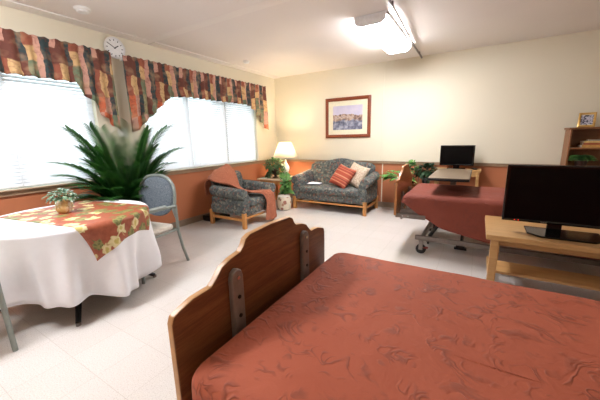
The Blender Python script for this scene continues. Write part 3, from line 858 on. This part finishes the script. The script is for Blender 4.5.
def bed(label, x0, y0, y1, ztop, x1, head, M_head, M_edge, M_cov, hem, head_x, rail_z, sd, brackets, mz, zb=.80):
    t = thing('hospital_bed', label, 'bed', (x0, (y0+y1)/2, 0)); yc = (y0+y1)/2; Y = lambda y: y-yc; X = lambda x: x-x0
    half, z0, k, dz, hy = head
    b = BM(); prism(b, head_outline(half, z0, k, dz), (X(head_x), Y(hy), 0), (0,1,0), (0,0,1), (-1,0,0), .028, 0, 1); obj('headboard', b, [M_head, M_edge], t, bevel=.004, ang=30)
    for dy in (-brackets, brackets):
        b = BM(); prism(b, [(-.03, .33), (.03, .33), (.03, zb), (.022, zb+.025), (0, zb+.035), (-.022, zb+.025), (-.03, zb)], (X(head_x)+.001, Y(hy)+dy, 0), (0,1,0), (0,0,1), (1,0,0), .026)
        o = obj('head_bracket', b, M_bracket, t, bevel=.005, ang=30)
        for z in (zb-.16, zb-.08, zb):
            b = BM(); tube(b, [(X(head_x)+.025, Y(hy)+dy, z), (X(head_x)+.031, Y(hy)+dy, z)], .008, 10); obj('screw', b, M_black if z < zb else M_chrome, o)
    b = BM(); cushion(b, .05, X(x1)-.04, Y(y0)+.04, Y(y1)-.04, mz, ztop-.02, .04, .08); obj('mattress', b, M_sheet, t)
    b = BM(); spread(b, 0, X(x1), Y(y0), Y(y1), ztop, .055, lambda x, y: hem(x+x0, y+yc), sd=sd); obj('bedspread', b, M_cov, t, ang=80, solid=.006)
    # deck and base
    b = BM()
    for y in (Y(y0)+.06, Y(y1)-.06): box(b, X(head_x)+.03, X(x1)-.02, y-.02, y+.02, mz-.06, mz-.005)
    for x in (.1, .5, 1.0, 1.5, X(x1)-.1): box(b, x-.02, x+.02, Y(y0)+.08, Y(y1)-.08, mz-.05, mz-.01)
    obj('deck_frame', b, M_bedsteel, t, .004)
    b = BM()
    for y in (Y(y0)+.03, Y(y1)-.03): box(b, .16, X(x1)-.1, y-.018, y+.018, rail_z-.03, rail_z+.02)
    for x in (.24, X(x1)-.2): box(b, x-.02, x+.02, Y(y0)+.03, Y(y1)-.03, rail_z-.02, rail_z+.015)
    obj('base_frame', b, M_bedsteel, t, .004)
    for x, dx in ((.30, .16), (X(x1)-.55, .16)):
        for y in (Y(y0)+.12, Y(y1)-.12):
            b = BM(); tube(b, [(x, y, rail_z), (x+dx, y, mz-.04)], .02, 8); obj('lift_arm', b, M_blackmetal, t)
    for x in (.22, X(x1)-.18):
        for y in (Y(y0)+.03, Y(y1)-.03):
            b = BM(); box(b, x-.012, x+.03, y-.03, y-.02, .05, rail_z-.03); box(b, x-.012, x+.03, y+.02, y+.03, .05, rail_z-.03); box(b, x-.015, x+.033, y-.03, y+.03, rail_z-.042, rail_z-.028); o = obj('caster', b, M_bracket, t, .003)
            b = BM(); loft(b, [[(x+.01+.055*q*math.cos(2*PI*k/20), y+yy, .0555+.055*q*math.sin(2*PI*k/20)) for k in range(20)] for yy, q in ((-.016, .85), (-.011, 1), (.011, 1), (.016, .85))], True, True); obj('wheel', b, M_rubber, o)
            bx('brake_pedal', M_red, o, x+.035, x+.085, y-.02, y+.02, .07, .085)
    return t

bed('large near hospital bed with rust bedspread and scalloped headboard', 3.188, -5.03, -3.87, .622, 5.25, (.54, .28, 1.0, 0, -4.475), M_headwood, M_headedge, M_spread,
    lambda x, y: .30, 3.14, .15, 2.0, .265, .47)
bt = bed('raised far hospital bed with rust bedspread by the back wall', 3.22, -2.12, -1.15, .672, 5.25, (.45, .43, .86, .03, -1.70), M_headwood2, M_headwood2, M_spread_shaded,
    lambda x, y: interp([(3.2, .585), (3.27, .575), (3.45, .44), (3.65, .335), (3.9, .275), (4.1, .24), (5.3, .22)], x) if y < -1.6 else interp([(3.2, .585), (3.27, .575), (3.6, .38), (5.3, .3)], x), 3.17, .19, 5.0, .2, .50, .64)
b = BM(); box(b, -.06, .26, -.50, -.47, .405, .455); o = obj('corner_plate', b, M_bedsteel, bt, .004)
for x in (.02, .08):
    b = BM(); tube(b, [(x, -.506, .43), (x, -.499, .43)], .008, 10); obj('bolt', b, M_chrome, o)
b = BM(); box(b, .57, .66, -.16, -.1, .02, .1); box(b, .55, .68, -.15, -.11, 0, .025); obj('floor_lock', b, M_blackmetal, bt, .004)
b = BM(); tube(b, [(.62, -.13, .1), (.62, -.13, .2), (.7, -.13, .42)], .014, 8); obj('actuator', b, M_blackmetal, bt)

t = thing('overbed_table', 'brown topped overbed table standing across the far bed', 'overbed table', (3.66, -1.455, 0))
M_obt = wood('fawn_laminate', (112, 92, 70), (122, 102, 80), 1, 6, .3)
b = BM(); prism(b, rrect(-.2, .2, -.53, .53, .03, 4), (0, 0, .835), (1,0,0), (0,1,0), (0,0,1), .026); obj('tabletop', b, [M_obt], t, .003)
b = BM(); rr = rrect(-.204, .204, -.534, .534, .034, 4); loft(b, [[(x, y, z) for x, y in rr] for z in (.828, .856)], True); obj('edge_band', b, M_blackmetal, t, solid=.006)
bx('top_bracket', M_blackmetal, t, -.05, .05, -.1, .53, .80, .835)
bx('column', M_bedsteel, t, -.035, .035, .43, .49, .06, .81)
bx('base', M_bedsteel, t, -.2, -.16, -.3, .52, .03, .06); bx('base', M_bedsteel, t, .16, .2, -.3, .52, .03, .06); bx('base_bar', M_bedsteel, t, -.2, .2, .43, .49, .03, .06)
for x in (-.18, .18):
    for y in (-.28, .5):
        b = BM(); tube(b, [(x-.01, y, .0155), (x+.01, y, .0155)], .015, 12); obj('caster', b, M_rubber, t)

# ------------------------------------------------------------------ televisions and their tables
t = thing('wooden_bench', 'pale wooden bench between the beds carrying the near television', 'bench', (4.03, -2.86, 0))
BZ = .545
bx('bench_top', M_ltwood, t, 0, 1.08, 0, .66, BZ-.042, BZ, bevel=.005)
bx('apron', M_ltwood, t, .07, 1.0, .09, .11, BZ-.105, BZ-.042)
bx('back_apron', M_ltwood, t, .07, 1.0, .58, .6, BZ-.105, BZ-.042)
for x in (.035, .985):
    for y, k in ((.02, 0), (.59, .05 if x < .5 else -.05)): bx('leg', M_ltwood, t, x+k, x+k+.055, y, y+.05, 0, BZ-.042)
bx('lower_rail', M_ltwood, t, .06, 1.01, .20, .46, .155, .178)
for x in (.045, .995): bx('side_rail', M_ltwood, t, x, x+.035, .07, .59, .11, .155)

def television(label, loc, w, h, gap, base_w, base_d, rz=0, logo=False, bo=0):
    t = thing('television', label, 'television', loc, rz); z0 = gap; e = .022
    b = BM()
    fr(b, w/2, h/2, e, .0, -.012, -.016)
    for v in b.verts: v.co.z += z0+h/2
    obj('bezel', b, M_gloss, t, ang=30)
    bx('screen', M_screen, t, -w/2+e*.8, w/2-e*.8, -.006, .004, z0+e*.8, z0+h-e*.8, bevel=0)
    b = BM(); cushion(b, -w/2, w/2, -h/2, h/2, 0, .035, .012, .02)
    bmesh.ops.transform(b, matrix=Matrix.Translation((0, 0, z0+h/2)) @ Matrix.Rotation(-PI/2, 4, 'X'), verts=b.verts)
    obj('back_shell', b, M_black, t)
    bx('neck', M_gloss, t, -.045, .045, .008, .03, .012, z0+.08)
    q = base_w/2; c = base_d*.28
    b = BM(); prism(b, [(-q+c, -base_d/2), (q-c, -base_d/2), (q, -base_d/2+c), (q, base_d/2), (-q, base_d/2), (-q, -base_d/2+c)], (bo, .01, 0), (1,0,0), (0,1,0), (0,0,1), .014); obj('stand_base', b, M_gloss, t, .004)
    if logo:
        cu = bpy.data.curves.new('logo', 'FONT'); cu.body = 'SHARP'; cu.size = .014; cu.align_x = 'CENTER'; cu.extrude = .0004
        tmp = bpy.data.objects.new('logo', cu); COL.objects.link(tmp); bpy.context.view_layer.update()
        me = bpy.data.meshes.new_from_object(tmp); bpy.data.objects.remove(tmp)
        me.materials.clear(); me.materials.append(M_bracket)
        o = bpy.data.objects.new('logo', me); COL.objects.link(o); o.parent = t; o.location = (logo, -.0168, z0+.006); o.rotation_euler = (PI/2, 0, 0)
        for x in (-w/2+.085, -w/2+.11):
            b = BM(); tube(b, [(x, -.014, z0+.011), (x, -.0175, z0+.011)], .003, 8); obj('indicator_light', b, M_led, t)
    return t
television('large black flat television on the pale bench, nearest to the view', (4.47, -2.65, BZ), .68, .45, .085, .46, .27, logo=-.07, bo=.06)
television('small black flat television on the far stand against the back wall', (3.635, -.24, .79), .48, .315, .055, .26, .15)

t = thing('television_stand', 'narrow pale wooden stand under the far television', 'stand', (3.655, -.20, 0))
bx('stand_top', M_ltwood, t, -.325, .325, -.15, .16, .755, .79)
for s in (-1, 1):
    for y in (-.13, .13): bx('leg', M_ltwood, t, s*.285-.02, s*.285+.02, y-.02, y+.02, 0, .755)
bx('rail', M_ltwood, t, -.265, .265, -.14, -.12, .69, .755); bx('shelf', M_ltwood, t, -.265, .265, -.12, .12, .25, .27)
t = thing('remote_control', 'black remote control on the right end of the far stand', 'remote control', (3.89, -.22, .79), .3)
bx('remote_body', M_black, t, -.022, .022, -.075, .075, 0, .018, bevel=.004)
b = BM()
for i in range(3):
    for j in range(5): box(b, -.015+.012*i, -.008+.012*i, -.06+.022*j, -.05+.022*j, .018, .0205)
obj('buttons', b, M_alu, t)

# ------------------------------------------------------------------ plants beside the loveseat
t = thing('plant_stand', 'slim wooden plant stand hidden behind the far headboard', 'stand', (2.90, -.36, 0))
b = BM(); lathe(b, [(.17, .505), (.175, .51), (.175, .525), (.17, .53)], 28); obj('stand_top', b, M_shelfwood, t)
b = BM(); lathe(b, [(.10, 0), (.105, .012), (.03, .03), (.022, .06), (.022, .505)], 20); obj('post', b, M_shelfwood, t)
rnd = random.Random(21)
t = thing('broadleaf_plant', 'bright green variegated plant beside the right arm of the loveseat', 'potted plant', (2.82, -.42, .53))
b = BM(); lathe(b, [(.05, 0), (.07, .1), (.072, .11), (.06, .11), (.055, .095)], 20); obj('pot', b, M_whiteplastic, t)
b = BM()
for k in range(46):
    a = rnd.uniform(0, 2*PI); el = rnd.uniform(-.1, .7)
    if k < 24: a = rnd.uniform(2.5, 4.2); el = rnd.uniform(-.05, .35)
    d = Vector((math.cos(a)*math.cos(el), math.sin(a)*math.cos(el), math.sin(el))); r = rnd.uniform(.05, .22)
    leaf(b, Vector((0,0,.1))+d*r, d, (0,0,1), rnd.uniform(.14, .2), rnd.uniform(.08, .11), .35, 4)
obj('foliage', b, M_bright, t, ang=180)
t = thing('leafy_plant', 'leafy green plant showing above the far headboard', 'potted plant', (2.97, -.28, .53))
b = BM(); lathe(b, [(.05, 0), (.06, .1), (.062, .11), (.05, .11), (.046, .095)], 20); obj('pot', b, M_urn, t)
b = BM(); leaf_ball(b, (0, 0, .24), .10, .09, .12, 90, .08, .06, rnd, -.3); obj('foliage', b, M_fern, t, ang=180)
t = thing('plant_stand', 'dark round plant stand left of the far television stand', 'stand', (3.215, -.30, 0))
b = BM(); lathe(b, [(.09, .5), (.095, .505), (.095, .525), (.09, .53)], 24); obj('stand_top', b, M_blackmetal, t)
b = BM()
lathe(b, [(.09, 0), (.095, .01), (.03, .03), (.02, .06), (.02, .5)], 20); obj('post', b, M_blackmetal, t)
t = thing('dark_plant', 'dusky dark green plant left of the far television stand', 'potted plant', (3.215, -.30, .53))
b = BM(); lathe(b, [(.055, 0), (.07, .1), (.072, .11), (.06, .11), (.055, .095)], 20); obj('pot', b, M_black, t)
b = BM(); leaf_ball(b, (0, -.01, .2), .15, .15, .13, 260, .085, .06, rnd, -.5); obj('foliage', b, M_dark, t, ang=180)

# ------------------------------------------------------------------ bookcase
t = thing('bookcase', 'oak bookcase standing against the back wall at far right', 'bookcase', (4.93, -.305, 0)); W, D = .8, .29
bx('top_board', M_shelfwood, t, -.015, W+.015, -.01, D, 1.355, 1.38)
bx('side_panel', M_shelfwood, t, 0, .02, 0, D, 0, 1.355); bx('side_panel', M_shelfwood, t, W-.02, W, 0, D, 0, 1.355)
bx('back_panel', M_shelfwood, t, .02, W-.02, D-.012, D, .06, 1.355)
for z in (1.10, .84, .55, .28, .06): bx('shelf', M_shelfwood, t, .02, W-.02, .005, D-.012, z, z+.022)
bx('plinth', M_shelfwood, t, .02, W-.02, .03, .05, 0, .06)
def book(label, loc, w, d, h, c, rz):
    t = thing('book', label, 'book', loc, rz, 'books stacked on the bookcase shelf')
    bx('pages', M_beige, t, -w/2+.002, w/2-.004, -d/2+.004, d/2-.004, .003, h-.003, bevel=0)
    b = BM(); m = plain('book_cover', c, .5)
    box(b, -w/2, w/2, -d/2, d/2, 0, .003); box(b, -w/2, w/2, -d/2, d/2, h-.003, h); box(b, -w/2, w/2, -d/2, -d/2+.003, .003, h-.003)
    obj('cover', b, m, t)
z = 1.122
for lab, w, d, h, c, dx, rz in (('wide tan book at the bottom of the stack on the bookcase', .27, .19, .034, (196, 150, 82), 0, .03), ('red brown book in the middle of the stack on the bookcase', .25, .18, .026, (160, 86, 56), .01, -.04),
                           ('pale yellow book second from the top of the bookcase stack', .23, .17, .022, (214, 184, 118), .0, .05), ('grey topmost book of the stack on the bookcase', .19, .14, .016, (150, 146, 136), .03, .0)):
    book(lab, (5.20+dx, -.19, z), w, d, h, c, rz); z += h+.0005
def snapshot_mat():
    t = NT('photo_print'); n = t.noise(t.coord('Generated', (3, 1, 3)), 1.6, 3)
    t.base(t.ramp(n.outputs['Fac'], [(.36, (40, 40, 50)), (.48, (110, 108, 122)), (.56, (206, 204, 214)), (.66, (90, 90, 104))])); t.set(Roughness=.2); return t.m
t = thing('photo_frame', 'gold photo frame standing on top of the bookcase', 'photo frame', (5.095, -.19, 1.381), math.radians(-14))
M_gold = plain('gilt', (196, 154, 84), .35, .4)
Mt = Matrix.Rotation(math.radians(-14), 4, 'X')
b = BM(); fr(b, .085, .095, .026, 0, -.012, -.016)
for v in b.verts: v.co = Mt @ (v.co+Vector((0, 0, .095)))
obj('frame', b, M_gold, t, ang=30)
bx('photo', snapshot_mat(), t, -.06, .06, -.006, .0, .035, .158, bevel=0, M=Mt)
b = BM(); tube(b, [(0, .035, .12), (0, .10, .0065)], .006, 6); obj('prop', b, M_black, t)
t = thing('small_vase', 'small dark vase on top of the bookcase beside the photo frame', 'vase', (5.285, -.2, 1.38))
b = BM(); lathe(b, [(.03, 0), (.034, .008), (.048, .05), (.04, .09), (.022, .115), (.026, .13), (.02, .13), (.016, .115)], 24); obj('vase_body', b, M_urn, t)
b = BM(); lathe(b, [(.027, .128), (.029, .133), (.021, .136)], 20); obj('lip', b, M_gold, t)
t = thing('potted_fern', 'green fern in a pot on the bookcase shelf below the books', 'potted plant', (5.09, -.265, .862))
b = BM(); lathe(b, [(.05, 0), (.07, .1), (.074, .105), (.06, .105), (.055, .09)], 20); obj('pot', b, M_urn, t)
b = BM(); rnd = random.Random(8)
for k in range(70):
    a = rnd.uniform(0, 2*PI) if k > 36 else rnd.uniform(PI, 2*PI); L = rnd.uniform(.13, .23); dh = Vector((math.cos(a), math.sin(a)*.8 if math.sin(a) < 0 else math.sin(a)*.25, 0)); pts = []
    for i in range(9):
        s = i/8; pts.append(Vector((0,0,.1)) + dh*(L*.75*s) + Vector((0,0, L*(1.15*s-1.15*s*s))))
    for i in range(1, 9):
        d = (pts[i]-pts[i-1]).normalized(); sd = d.cross(Vector((0,0,1))).normalized()
        for sg in (-1, 1): leaf(b, pts[i], d*.4+sd*sg, (0,0,1), .05*(1.15-i/9), .02, .2, 2)
    tube(b, pts, .002, 4)
for v in b.verts:                                           # fronds stay within the shelf's sides and height
    if v.co.y > -.055: v.co.x = max(v.co.x, -.13)
    v.co.y = min(v.co.y, .22); v.co.z = min(v.co.z, .225)
obj('foliage', b, M_fern, t, ang=180)

# ------------------------------------------------------------------ light, camera, view
W_ = bpy.data.worlds.new('World'); bpy.context.scene.world = W_; W_.use_nodes = True
nt = W_.node_tree; bg = nt.nodes['Background']
geo = nt.nodes.new('ShaderNodeTexCoord'); sep = nt.nodes.new('ShaderNodeSeparateXYZ'); rp = nt.nodes.new('ShaderNodeValToRGB')
nt.links.new(geo.outputs['Generated'], sep.inputs[0]); nt.links.new(sep.outputs['Z'], rp.inputs['Fac']); nt.links.new(rp.outputs['Color'], bg.inputs['Color'])
rp.color_ramp.elements[0].position = 0; rp.color_ramp.elements[0].color = (.62, .72, .70, 1)
rp.color_ramp.elements[1].position = .25; rp.color_ramp.elements[1].color = (.80, .90, 1.0, 1)
bg.inputs['Strength'].default_value = 3.1

L = bpy.data.lights.new('lamp_light', 'POINT'); L.energy = 16; L.color = (1, .84, .62); L.shadow_soft_size = .05
o = bpy.data.objects.new('lamp_light', L); COL.objects.link(o); o.location = (.60, -.55, TZ+.60)

cam = bpy.data.cameras.new('camera'); cam.sensor_width = 36; cam.lens = 36*293.437/600; cam.clip_start = .05
o = bpy.data.objects.new('camera', cam); COL.objects.link(o)
yaw, pitch, roll = -0.544006454, 0.206768140, -0.0221296442
f = Vector((math.sin(yaw)*math.cos(pitch), math.cos(yaw)*math.cos(pitch), -math.sin(pitch)))
r = Vector((math.cos(yaw), -math.sin(yaw), 0)); u = r.cross(f)
R1 = r*math.cos(roll)+u*math.sin(roll); U1 = u*math.cos(roll)-r*math.sin(roll)
Mx = Matrix((R1, U1, -f)).transposed().to_4x4(); Mx.translation = (3.91658951, -5.50655266, 1.31833475); o.matrix_world = Mx
sc = bpy.context.scene; sc.camera = o
sc.view_settings.view_transform = 'Standard'; sc.view_settings.look = 'None'; sc.view_settings.exposure = 1.2; sc.view_settings.gamma = 1
